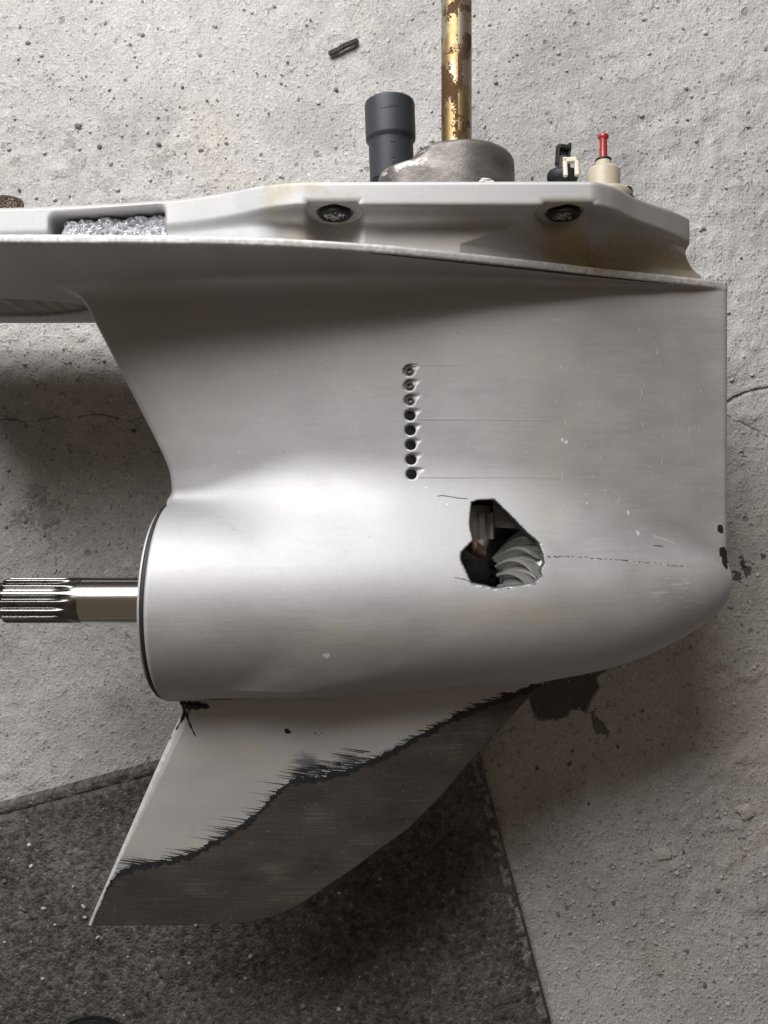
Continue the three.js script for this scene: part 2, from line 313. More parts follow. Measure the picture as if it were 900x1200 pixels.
function housing(x, y, zz) {
  const z = Math.abs(zz);
  let d = 1e9;
  if (y < 190) {
    const k = mix(9, 40, sstep(-140, -40, x)) * mix(1, 0.16, sstep(110, 215, x));
    const body = y < 60 ? smin(legD(x, y, z), torpedoD(x, y, z), k) : legD(x, y, z);
    d = body;
  }
  if (y > 90) {
    const pz = (z - plateZ(x)) * 0.97, py = Math.abs(y - 149.5) - 2.8;
    const plate = Math.max(smax(pz, py, 1.8), x - 226, -372 - x), pw = plateZ(x);
    d = smin(d, plate, clamp((pw - legHalf(x, y)) * 0.3, 1.5, 14));
    const dz = deckZ(x), endR = x - 197;
    const nz = Math.min(dz - neckIn(x), plateZ(x) - 7 + 0.9 * Math.max(0, y - 159));
    const neck = Math.max(smax((z - nz) * 0.75, endR - 29 * clamp((169 - y) / 17, 0, 1) ** 2, 4), -368 - x, y - 186, 152 - y);
    const flange = Math.max(smax((z - dz) * 0.9, endR, 3), -368 - x, smax(Math.abs(y - 182.5) - 7.5, (z - dz) * 0.9, 2.5));
    let deck = smin(neck, flange, 7);
    for (const [bx, bz] of boltSpots) deck = smax(deck, -Math.max(Math.hypot(x - bx, z - bz - 2) - 15.5 + 0.12 * Math.max(0, 175 - y), y - 175.6, 140 - y), 5);
    d = smin(d, deck, clamp((pw - nz) * 0.4, 0.8, 7));
    for (const [bx, bz] of boltSpots) d = smax(d, -Math.max(Math.hypot(x - bx, z - bz) - 10.6, y - 178, 168 - y), 0.8);
    const slot = smax(smax(Math.abs(x + 170) - 37, Math.abs(y - 173 + (x + 133) * -0.02) - 12.5, 6), 14 - z, 2);
    if (zz > 0) d = smax(d, -slot, 2.5);
    if (zz < -10) { const tab = Math.hypot((x + 285) / 74, (zz + 45) / 26) - 1; d = smax(d, -Math.max(tab * 26, y - 148.6), 0.8); }
  }
  if (zz > 0) {
    if (x > 5 && x < 35 && y > 10 && y < 100) {
      const i = clamp(Math.round((intakes[0][1] - y) / 9.253), 0, 7);
      for (let n = Math.max(0, i - 1); n <= Math.min(7, i + 1); n++) {
        const [hx, hy] = intakes[n], s = legHalf(hx, hy) + 0.4;
        d = smax(d, -Math.max(Math.hypot(x - hx, y - hy) - 3.3, s - (n < 3 ? 1.7 : 16) - zz), 0.7);
        const t = clamp((x - hx) / 10, 0, 1), r = 2.7 * (1 - t) + 0.2, cy = hy + 0.9 + 3.2 * t;
        d = smax(d, -(Math.hypot(y - cy, (zz - s - 1.2 + 1.1 * (1 - t)) * 1.0) - r + Math.max(0, hx - x) + Math.max(0, x - hx - 10)), 0.6);
      }
    }
    if (x > 0 && x < 175 && y < 65) {
      if (x > 38 && x < 108 && y < 16 && y > -58) d = smax(d, -breachD(x, y, zz), 0.6);
    }
  }
  if (x > 0 && x < 170 && y < 65) d = Math.max(d, -cavityD(x, y, z));
  return d;
}
const sortFace = (x, y, z) => {
  if (x > 0 && x < 170 && y < 65) {
    if (cavityD(x, y, Math.abs(z)) < 0.7) return 'gear_cavity';
    if (z > 5 && x > 36 && x < 110 && y < 18 && breachD(x, y, z) < 0.85) return 'fracture_edge';
  }
  if (y > 153.2) return x < -128 && x > -210 && z > 0 && z < deckZ(x) - 3 && y > 154 && Math.abs(y - 173) < 13.6 && Math.abs(x + 170) < 37.8 ? 'anode_pocket' : 'mounting_deck';
  if (y > 145.6 || (y > 136 && Math.abs(z) > legHalf(x, y) + 9) || x < legBack(y) - 4 && y > 120) return x < -205 && z < -18 && y < 150 && Math.hypot((x + 285) / 74, (z + 45) / 26) < 1 ? 'trim_tab_seat' : 'anti_ventilation_plate';
  if (Math.hypot(y - boreY(x), z) < boreR(x) + 2.5) return 'torpedo';
  return 'leg';
};
const UVX = [-290, 530], UVY = [-140, 345];
const castUV = (x, y) => [(x - UVX[0]) / UVX[1], (y - UVY[0]) / UVY[1]];
const casting = skin(housing, [-376, -128, -97], [234, 195, 97], 1.2, sortFace, castUV);
const surfZ = (x, y) => { let z = 96; for (let i = 0; i < 200; i++) { const d = housing(x, y, z); if (d < 0.02) break; z -= Math.max(0.05, d * 0.6); } return z; };

// ---------------------------------------------------------------- materials of the unit
const atLeg = (px, py) => [(px - 450) / 1.87, (600 - py) / 1.87], atTorpedo = (px, py) => [(px - 450) / 1.98, (600 - py) / 1.98];
const paintTex = (() => {
  const n3F = field(640, 24, 4, 5), W = 2048, H = 1332, marks = [], stains = [], r = rng(31);
  const add = (a, b, w, kind) => marks.push({ p: [a, b], w, kind, x0: Math.min(a[0], b[0]) - 2, x1: Math.max(a[0], b[0]) + 2, y0: Math.min(a[1], b[1]) - 2, y1: Math.max(a[1], b[1]) + 2 });
  const chain = (pts, w, kind) => { for (let i = 0; i + 1 < pts.length; i++) add(pts[i], pts[i + 1], w, kind); };
  // the long dark scrape from the breach to the bow, broken up
  const scr = [[644, 654], [656, 655], [664, 653], [680, 654], [700, 656], [730, 658], [760, 661], [782, 663], [800, 666], [822, 668]].map((q) => atTorpedo(...q));
  for (let i = 0; i < 9; i++) for (let k = 0; k < 11; k++) { const a = scr[i], b = scr[i + 1], t = r(), L = 0.04 + r() * 0.2, o = (r() - 0.5) * (1.7 - i * 0.12); add([mix(a[0], b[0], t), mix(a[1], b[1], t) + o], [mix(a[0], b[0], t + L), mix(a[1], b[1], t + L) + o * 0.5], 0.08 + r() * r() * 0.34, r() < 0.8 ? 'dark' : 'bare'); }
  chain([[516, 581], [520, 580], [530, 581], [540, 583], [553, 584]].map((q) => atTorpedo(...q)), 0.3, 'dark');
  chain([[533, 677], [543, 679], [551, 682]].map((q) => atTorpedo(...q)), 0.28, 'dark');
  for (let i = 0; i < 46; i++) { const [x, y] = atLeg(648 + r() * 196, 405 + r() * 190), L = 0.4 + r() * r() * 4, a = 1.2 + r() * 0.5; add([x, y], [x + Math.cos(a) * L, y + Math.sin(a) * L], 0.12 + r() * 0.22, 'bare'); }
  for (let i = 0; i < 60; i++) { const [x, y] = atTorpedo(760 + r() * 75, 680 + r() * 55), L = 1 + r() * r() * 11, a = 0.12 + (r() - 0.5) * 0.5; add([x, y], [x + Math.cos(a) * L, y + Math.sin(a) * L], 0.06 + r() * 0.13, r() < 0.75 ? 'bare' : 'faint'); }
  for (let i = 0; i < 22; i++) { const [x, y] = atTorpedo(200 + r() * 400, 700 + r() * 95), L = 4 + r() * 16, a = (r() - 0.5) * 0.06; add([x, y], [x + Math.cos(a) * L, y + Math.sin(a) * L], 0.07 + r() * 0.06, 'faint'); }
  for (let i = 0; i < 30; i++) { const x = -136 + r() * 110, y = -118 - r() * 4, L = 5 + r() * 18; add([x, y], [x + L, y + (r() - 0.5) * 0.8], 0.2 + r() * 0.4, 'dark'); }
  for (let i = 0; i < 90; i++) { const x = -240 + r() * 460, y = -100 + r() * 240, L = 0.2 + r() * 0.8; add([x, y], [x + L, y + L * (r() - 0.5)], 0.15 + r() * 0.3, r() < 0.6 ? 'faint' : 'bare'); }
  add(atLeg(771, 628), atLeg(801, 638), 0.3, 'bare'); add(atLeg(770, 640), atLeg(781, 641), 0.4, 'dark');
  for (const [px, py, s] of [[386, 759, 1.6], [337, 856, 0.1], [742, 601, 0.9], [666, 518, 1.0], [662, 515, 0.7], [752, 625, 1.1], [690, 590, 0.8], [843, 620, 2.2], [846, 648, 3.2], [848, 655, 2.6], [847, 662, 1.8]]) { const [x, y] = px > 840 ? [(px + 1 - 450) / 1.775, (600 - py) / 1.775] : atLeg(px, py); stains.push([x, y, s, px > 840 ? 'dark' : 'bare']); }
  const grid = new Map(), cell = 20;
  marks.forEach((m) => { for (let a = Math.floor(m.x0 / cell); a <= Math.floor(m.x1 / cell); a++) for (let b = Math.floor(m.y0 / cell); b <= Math.floor(m.y1 / cell); b++) { const k = a * 1000 + b; if (!grid.has(k)) grid.set(k, []); grid.get(k).push(m); } });
  // yellow-brown salt and oil films with their own ragged outline
  const film = [[-48, 166, 18, 26, 1.0], [-22, 160, 10, 20, 0.8], [35, 160, 45, 12, 0.8], [112, 163, 22, 16, 1.5], [160, 162, 26, 14, 1.3], [198, 165, 12, 22, 1.0], [108, 55, 26, 50, 0.35], [-68, -68, 30, 8, 0.5], [-20, -78, 50, 8, 0.4], [62, -60, 34, 7, 0.5], [110, -58, 30, 8, 0.4], [-140, 128, 30, 20, 0.25]];
  return textures(W, H, (px, py, o) => {
    const u = px / W, v = py / H, x = UVX[0] + u * UVX[1], y = UVY[0] + v * UVY[1];
    const n1 = noise2(u, v, 900, 3, 600), n2 = noise2(u, v, 300, 4, 200), n3 = n3F(u, v), lines = noise2(u, v, 24, 9, 700) * 0.6 + noise2(u, v, 60, 11, 500) * 0.4;
    let a = 0.45 + (n1 - 0.5) * 0.025 + (n2 - 0.5) * 0.015 + (n3 - 0.5) * 0.07 + (lines - 0.5) * 0.035, R = a * 0.99, G = a * 0.985, Bc = a * 0.995, ro = 0.62 + (n3 - 0.5) * 0.12 + (lines - 0.5) * 0.06;
    for (const f of film) { const d = Math.hypot((x - f[0]) / f[2], (y - f[1]) / f[3]); if (d < 1.5) { const k = f[4] * sstep(0.25, 0.75, n3 * 1.1 + 0.35 - d * 0.5 + (n2 - 0.5) * 0.25) * 0.55; R *= 1 - 0.10 * k; G *= 1 - 0.24 * k; Bc *= 1 - 0.52 * k; ro += 0.08 * k; } }
    if (y > 146.9 && y < 152.1) { const k = 0.5 * sstep(0.35, 0.75, n2 * 0.5 + n3 * 0.5); R = mix(R, 0.75, k); G = mix(G, 0.75, k); Bc = mix(Bc, 0.74, k); }   // chafed rim of the plate
    for (const s of stains) { const d = Math.hypot(x - s[0], (y - s[1]) * 0.8) + (n2 - 0.5) * 1.6; if (d < s[2]) { if (s[3] === 'dark') { R = G = Bc = 0.025; ro = 0.7; } else { R = G = Bc = 0.8; } } }
    for (const m of grid.get(Math.floor(x / cell) * 1000 + Math.floor(y / cell)) ?? []) {
      if (x < m.x0 || x > m.x1 || y < m.y0 || y > m.y1) continue;
      const d = polyDist(m.p, x, y) + (n1 - 0.5) * 0.2; if (d > m.w) continue;
      if (m.kind === 'dark') { R *= 0.28; G *= 0.26; Bc *= 0.24; ro = 0.7; } else if (m.kind === 'bare') { R = mix(R, 0.8, 0.55); G = mix(G, 0.79, 0.55); Bc = mix(Bc, 0.77, 0.55); } else { R *= 0.8; G *= 0.78; Bc *= 0.76; }
    }
    o[0] = R; o[1] = G; o[2] = Bc; o[3] = ro;
  }, { rough: true });
})();
const silver = new THREE.MeshPhysicalMaterial({ ...paintTex, roughness: 1, metalness: 0.62 });
const smallTex = (w, h, f, opt) => textures(w, h, f, opt);
const pitted = (base, spread, tint, seed, freq = 40) => smallTex(256, 256, (px, py, o) => {
  const u = px / 256, v = py / 256, n = fbm(u, v, freq / 4, 4, seed), m = noise2(u, v, 90, seed + 3), k = base + (n - 0.5) * spread + (m - 0.5) * spread * 0.4;
  o[0] = Math.max(0.01, k * tint[0]); o[1] = Math.max(0.01, k * tint[1]); o[2] = Math.max(0.01, k * tint[2]); o[3] = clamp(0.5 + (n - 0.5) * 0.5, 0.1, 1); o[4] = 0.5 + (n - 0.5) * 0.6 + (m - 0.5) * 0.4;
}, { rough: true, height: true });
const oily = new THREE.MeshStandardMaterial({ ...pitted(0.40, 0.14, [1, 0.97, 0.92], 5), roughness: 0.6, metalness: 0.5, bumpScale: 0.0008 });
const fracture = new THREE.MeshStandardMaterial({ ...pitted(0.2, 0.2, [1, 1, 1], 8), roughness: 0.9, metalness: 0.3, bumpScale: 0.003 });
const tabSeat = new THREE.MeshStandardMaterial({ ...pitted(0.2, 0.16, [1.1, 0.95, 0.85], 11), roughness: 1, metalness: 0.1, bumpScale: 0.004 });
const steel = new THREE.MeshStandardMaterial({ color: new THREE.Color().setRGB(0.62, 0.6, 0.57), roughness: 0.17, metalness: 1 });
const spline = new THREE.MeshStandardMaterial({ ...pitted(0.19, 0.12, [1, 0.98, 0.95], 14), roughness: 0.5, metalness: 1, bumpScale: 0.00005 });
const gearSteel = new THREE.MeshStandardMaterial({ color: new THREE.Color().setRGB(0.42, 0.41, 0.39), roughness: 0.42, metalness: 0.75 });
const rubber = new THREE.MeshStandardMaterial({ color: new THREE.Color().setRGB(0.026, 0.030, 0.038), roughness: 0.55 });
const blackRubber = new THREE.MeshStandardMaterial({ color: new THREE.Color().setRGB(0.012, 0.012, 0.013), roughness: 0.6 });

// ---------------------------------------------------------------- the lower unit
const unit = new THREE.Group();
unit.name = 'outboard_lower_unit'; up(unit); unit.position.y = FLOOR; scene.add(unit);
thing(unit, 'silver outboard motor lower unit lying on its side with a broken hole', 'outboard motor');
const matOf = { gear_cavity: oily, fracture_edge: fracture, anode_pocket: silver, trim_tab_seat: tabSeat };
for (const [key, g] of Object.entries(casting)) {
  const o = mesh(key, g, matOf[key] ?? silver, unit);
  if (key === 'torpedo') o.userData.label = 'rounded silver gearcase with a jagged hole punched in it';
}

// skeg
{
  const out = [[-133, -128], [-134, -133], [-152, -173], [-172, -219], [-196, -274], [-150, -273.6], [-90, -272], [-74, -268], [-59, -262], [-20, -236], [17, -209], [38, -188], [54, -169], [80, -140], [104.5, -113], [60, -100], [-120, -100]];
  const dTrail = (x, y) => (x + 133) * 0.913 - (y + 128) * -0.408 * -1;     // distance ahead of the trailing edge
  const lead = out.slice(4, 15);
  const GN = 520, GM = 310, gs = new Float32Array(GN * GM), gl = new Float32Array(GN * GM);
  for (let j = 0, i = 0; j < GM; j++) for (let k = 0; k < GN; k++, i++) { const x = -204 + k * 0.62, y = -282 + j * 0.62; gs[i] = polySD(out, x, y); gl[i] = polyDist(lead, x, y); }
  const read = (g, x, y) => { const a = clamp((x + 204) / 0.62, 0, GN - 1.01), b = clamp((y + 282) / 0.62, 0, GM - 1.01), i = a | 0, j = b | 0, q = j * GN + i, s = a - i, t = b - j; return (g[q] * (1 - s) + g[q + 1] * s) * (1 - t) + (g[q + GN] * (1 - s) + g[q + GN + 1] * s) * t; };
  const sd = (x, y, z) => {
    const s = read(gs, x, y), a = Math.max(0, dTrail(x, y) + 0.4), b = read(gl, x, y);
    const half = Math.min(smin(7.2 - 3.2 * (1 - sstep(-272, -120, y)), 0.9 + 0.16 * b, 5), 0.4 + 0.9 * a);
    return Math.max(Math.abs(z) * 0.96 - half * 0.96, s);
  };
  const W = 1536, H = 900, x0 = -205, y0 = -280, sx = 320, sy = 187.5;
  const px = (a, b) => [(a - 450) / 1.785, (600 - b) / 1.785];
  const worn = table([[-200, -272], [-193, -264], [-186, -252], [-168, -232.5], [-150, -229], [-132, -225.5], [-112, -216], [-98, -207.5], [-84, -198], [-68, -181], [-58, -174], [-44, -172.5], [-25, -168], [-8, -161.5], [10, -153], [36, -139], [62, -127], [88, -118], [104, -112]], -206, 120, 0.5);
  const r = rng(404), streak = [];
  for (let i = 0; i < 210; i++) { const x = -180 + Math.pow(r(), 0.9) * 260; streak.push([x, worn(x) - 1 + r() * 3, 3 + r() * r() * 24 * (x < -10 ? 1 : 0.12), 0.12 + r() * 0.26]); }
  for (let i = 0; i < 60; i++) { const x = -58 + r() * 46; streak.push([x, worn(x) + r() * 9, 4 + r() * 12, 0.14 + r() * 0.3]); }
  const tex = textures(W, H, (ix, iy, o) => {
    const u = ix / W, v = iy / H, x = x0 + u * sx, y = y0 + v * sy, n1 = noise2(u, v, 500, 3, 300), n2 = noise2(u, v, 120, 4, 80), n3 = fbm(u, v, 12, 5, 5), li = noise2(u, v, 20, 8, 500);
    const edge = dTrail(x, y), jag = ((noise2(u, v, 60, 12, 420) - 0.5) * 3 + (n2 - 0.5) * 1.5) * (x > -10 ? 0.25 : 1) + (x > -10 ? (noise2(u, v, 90, 15, 60) - 0.5) * 2.4 : 0), d = y - worn(x) + jag;        // below 0: paint worn away
    let a = 0.47 + (n1 - 0.5) * 0.03 + (n3 - 0.5) * 0.09, R = a * 0.99, G = a * 0.985, B = a * 0.985, ro = 0.60 + (n3 - 0.5) * 0.12;
    const film = sstep(0.52, 0.68, n3 + (n2 - 0.5) * 0.1) * 0.6; G *= 1 - 0.05 * film; B *= 1 - 0.2 * film;
    let dark = false;
    if (d < 0) dark = true;
    else if (d < 22) for (const s of streak) { if (Math.abs(y - s[1] - (x - s[0]) * -0.14) < s[3] * (1 - Math.max(0, (s[0] - x) / s[2])) && x > s[0] - s[2] && x < s[0] + 4) { dark = true; break; } }
    const smudge = Math.hypot((x + 50) / 14, (y + 163) / 14); if (!dark && smudge < 1) { const k = sstep(0.5, 0.85, n3 * 0.7 + (1 - smudge) * 0.6 + (li - 0.5) * 0.35 + (n2 - 0.5) * 0.2) * 0.6; R *= 1 - k; G *= 1 - k * 0.95; B *= 1 - k * 0.85; }
    if (dark) {
      const rim = d > -3.0 - n2 * 2.5;
      a = rim ? 0.022 + n1 * 0.012 : 0.07 + (n3 - 0.5) * 0.05 + (li - 0.5) * 0.022 + (n1 - 0.5) * 0.015;
      R = a * (rim ? 0.95 : 1.14); G = a; B = a * (rim ? 1.15 : 0.9); ro = 0.55;
      if (!rim && n1 > 0.955 && n2 > 0.6) R = G = B = 0.4;
      if (!rim && n3 > 0.6 && li > 0.62) { R *= 1.25; G *= 1.22; B *= 1.18; }
    }
    if (edge < 3.9 + (n2 - 0.5) * 1.2) { R = G = B = 0.66 + (n2 - 0.5) * 0.16; ro = 0.55; }   // bright, chafed trailing edge
    const blob = Math.hypot(x - px(337, 856)[0], y - px(337, 856)[1]) + (n2 - 0.5) * 2; if (blob < 1.9) { R = G = B = 0.02; }
    for (const [qx, qy, s] of [[-103, -208, 1], [-98, -207.5, 0.9], [-45, -145, 0.5], [-43, -146, 0.5], [-41, -144.5, 0.6]]) if (Math.hypot(x - qx, y - qy) + (n2 - 0.5) * 0.8 < s) { R = G = B = 0.06; }
    o[0] = R; o[1] = G; o[2] = B; o[3] = ro;
  }, { rough: true });
  const m = new THREE.MeshPhysicalMaterial({ ...tex, roughness: 1, metalness: 0.5 });
  const g = skin(sd, [-202, -279, -9], [110, -98, 9], 1.2, () => 'skeg', (x, y) => [(x - x0) / sx, (y - y0) / sy]);
  mesh('skeg', g.skeg, m, unit).userData.label = 'triangular fin with silver paint worn to dark metal';
}

// dried black sealant at the skeg's root
{
  const blob = (pts, r) => { const c = new THREE.CatmullRomCurve3(pts.map((p) => new THREE.Vector3(...p).multiplyScalar(M))); const g = new THREE.TubeGeometry(c, 24, 1, 8); const pos = g.attributes.position, q = new THREE.Vector3(), k = new THREE.Vector3(); for (let i = 0; i < pos.count; i++) { const t = Math.floor(i / 9) / 24; c.getPointAt(clamp(t, 0, 1), k); q.fromBufferAttribute(pos, i).sub(k); const w = r * M * (0.35 + 0.9 * Math.sin(Math.PI * clamp(t * 0.9 + 0.08, 0, 1)) + 0.25 * Math.sin(t * 23)); q.normalize().multiplyScalar(w).add(k); pos.setXYZ(i, q.x, q.y, q.z); } g.computeVertexNormals(); return g; };
  const g = mergeGeometries([blob([[-133, -124, 6], [-127, -126, 9], [-119, -126.5, 8], [-114, -127.5, 7]], 2.0), blob([[-132, -125, 6], [-131, -131, 5], [-134, -140, 3], [-142, -152, 1.2]], 1.1), blob([[-131, -127, 7], [-127, -138, 6.6], [-123, -147, 6.8]], 0.7)]);
  mesh('sealant_remnant', g, blackRubber, unit);
}

// bearing carrier, seal and prop shaft, about the axis y = AX
{
  const turn = (g) => placed(g, 0, AX, 0, 0, 0, Math.PI / 2);           // lathe height y -> -x
  const carrier = mesh('bearing_carrier', turn(lathe([[14.5, 143], [34, 143], [36, 145], [55, 145], [60.6, 144.8], [61.6, 144], [61.6, 128], [50, 127]], 128)), silver, unit);
  mesh('seal_ring', turn(lathe([[60.5, 143.2], [62.2, 143.0], [63.4, 142.4], [63.8, 141.4], [63.6, 138.5], [60.5, 138.5]], 128)), blackRubber, carrier);
  // shaft with splines: radius by angle and place along it
  const shaft = mesh('propeller_shaft', turn(lathe([[15, 120], [15, 199], [14.95, 200]], 96)), steel, unit);
  const NA = 15 * 12, xs = []; for (let x = 198; x < 250.5; x += 1) xs.push(x);
  const p = [], t = [], ix = [];
  xs.forEach((x, i) => { for (let k = 0; k <= NA; k++) {
    const a = k / NA * Math.PI * 2, ph = (k % 12) / 12, tooth = sstep(0.1, 0.26, ph) * (1 - sstep(0.62, 0.78, ph));
    const run = sstep(200, 217, x), end = x > 248 ? (x - 248) * 0.5 : 0, r = 15.02 - (1 - tooth) * 2.2 * run * (1 - 0) - end;
    p.push(-x * M, (AX + r * Math.cos(a + 0.13)) * M, r * Math.sin(a + 0.13) * M); t.push(k / NA * 2, x / 60);
    if (i < xs.length - 1 && k < NA) { const q = i * (NA + 1) + k; ix.push(q, q + 1, q + NA + 2, q, q + NA + 2, q + NA + 1); }
  } });
  const g = new THREE.BufferGeometry(); g.setAttribute('position', new THREE.Float32BufferAttribute(p, 3)); g.setAttribute('uv', new THREE.Float32BufferAttribute(t, 2)); g.setIndex(ix); g.computeVertexNormals();
  mesh('spline', g, spline, shaft);
  const thr = [[0, 247], [10.5, 247.5]]; for (let i = 0; i < 16; i++) thr.push([10.2, 248 + i * 1.6], [11.6, 248.8 + i * 1.6]); thr.push([10, 274], [8, 276], [0, 276]);
  mesh('thread', turn(lathe(thr, 48)), spline, shaft);
}

// drive shaft, stained gold and brown
{
  const tex = textures(512, 512, (px, py, o) => {
    const u = px / 512, v = py / 512, n = fbm(u, v, 10, 5, 3), m = fbm(u, v, 16, 4, 40), f = noise2(u, v, 160, 9);
    const gold = sstep(0.42, 0.56, n + (f - 0.5) * 0.12), brown = sstep(0.46, 0.58, m + (f - 0.5) * 0.2), low = 1 - sstep(0.03, 0.10, v + (n - 0.5) * 0.06);
    let R = mix(0.36, 0.27, gold), G = mix(0.31, 0.19, gold), B = mix(0.24, 0.09, gold);
    R = mix(R, 0.10, brown * 0.9); G = mix(G, 0.055, brown * 0.9); B = mix(B, 0.03, brown * 0.9);
    R = mix(R, 0.55, low); G = mix(G, 0.52, low); B = mix(B, 0.48, low);
    o[0] = R; o[1] = G; o[2] = B; o[3] = 0.5 + brown * 0.3 + (f - 0.5) * 0.1;
  }, { rough: true });
  const m = new THREE.MeshStandardMaterial({ ...tex, roughness: 1, metalness: 0.92 });
  const dg = lathe([[10, 222], [10, 240], [9.9, 240.2], [9.9, 241], [10, 241.2], [10, 430], [9, 431], [0, 431]], 64), dp = dg.attributes.position, du = dg.attributes.uv;
  for (let i = 0; i < dp.count; i++) du.setXY(i, du.getX(i) * 0.5, (dp.getY(i) * 1000 - 225) / 150);
  mesh('drive_shaft', placed(dg, 48, 0, 0), m, unit);
}

// water pump housing on the deck
{
  const sd = (x, y, z) => {
    const a = smax(Math.hypot(x - 52, z) - 35 + 0.03 * (y - 190), y - (232.5 - 0.0007 * ((x - 45) ** 2)), 4);
    const b = smax(Math.hypot(x - 17, z - 4) - 22 + 0.04 * (y - 190), y - 221.5 - 0.10 * (x - 5), 4);
    return Math.max(smin(a, b, 14), 188.5 - y, -smax(Math.hypot(x - 48, z) - 11.5, 229 - y, 0.6));
  };
  const tex = textures(512, 512, (px, py, o) => {
    const u = px / 512, v = py / 512, n = fbm(u, v, 7, 5, 13), m = fbm(u, v, 20, 4, 24), f = noise2(u, v, 220, 6);
    const a = 0.115 + (n - 0.5) * 0.09 + (f - 0.5) * 0.04; let R = a * 1.1, G = a * 0.99, B = a * 0.93;
    const worn = sstep(0.565, 0.66, n * 0.6 + m * 0.5 + (f - 0.5) * 0.1) * (1 - sstep(0.3, 0.55, u)); R = mix(R, 0.46, worn); G = mix(G, 0.45, worn); B = mix(B, 0.43, worn);
    o[0] = R; o[1] = G; o[2] = B; o[3] = 0.5 + (m - 0.5) * 0.3; o[4] = 0.5 + (f - 0.5) * 0.3 + (m - 0.5) * 0.5;
  }, { rough: true, height: true });
  const m = new THREE.MeshStandardMaterial({ ...tex, roughness: 1, metalness: 0.5, bumpScale: 0.0003 });
  const g = skin(sd, [-10, 186, -40], [94, 238, 40], 1.2, () => 'water_pump_housing', (x, y, z) => [(x + 10 + z * 0.4) / 110, (y - 186) / 60]);
  mesh('water_pump_housing', g.water_pump_housing, m, unit);
}
// stepped black water tube grommet
{
  const g = lathe([[10, 0], [14.2, 0], [14.8, 0.8], [14.9, 25], [15.6, 26.2], [16.5, 27], [16.7, 28.4], [16.7, 50], [16.2, 51.4], [15, 52], [11, 52], [11, 20]], 64);
  const o = mesh('water_tube_grommet', placed(g, 5.5, 221, -6, 0.05, 0, 0.035), rubber, unit);
  const bars = []; const r = rng(8);
  for (let i = 0; i < 7; i++) { const a = (-0.36 + i * 0.105); bars.push(placed(new THREE.BoxGeometry((0.7 + r() * 0.7) * M, (1.2 + r() * 0.6) * M, 0.5 * M), 16.75 * Math.sin(a), 42 + i * 0.15, 16.75 * Math.cos(a), 0, a, 0)); }
  for (const [h, w] of [[21, 3.2], [13, 1.2], [11, 2.4], [7.5, 0.9]]) bars.push(placed(new THREE.BoxGeometry(w * M, 1.0 * M, 0.5 * M), 0.9, h, 14.9, 0, 0.05, 0));
  mesh('moulded_mark', placed(mergeGeometries(bars), 5.5, 221, -6, 0.05, 0, 0.035), rubber, o).userData.kind = 'stuff';
}

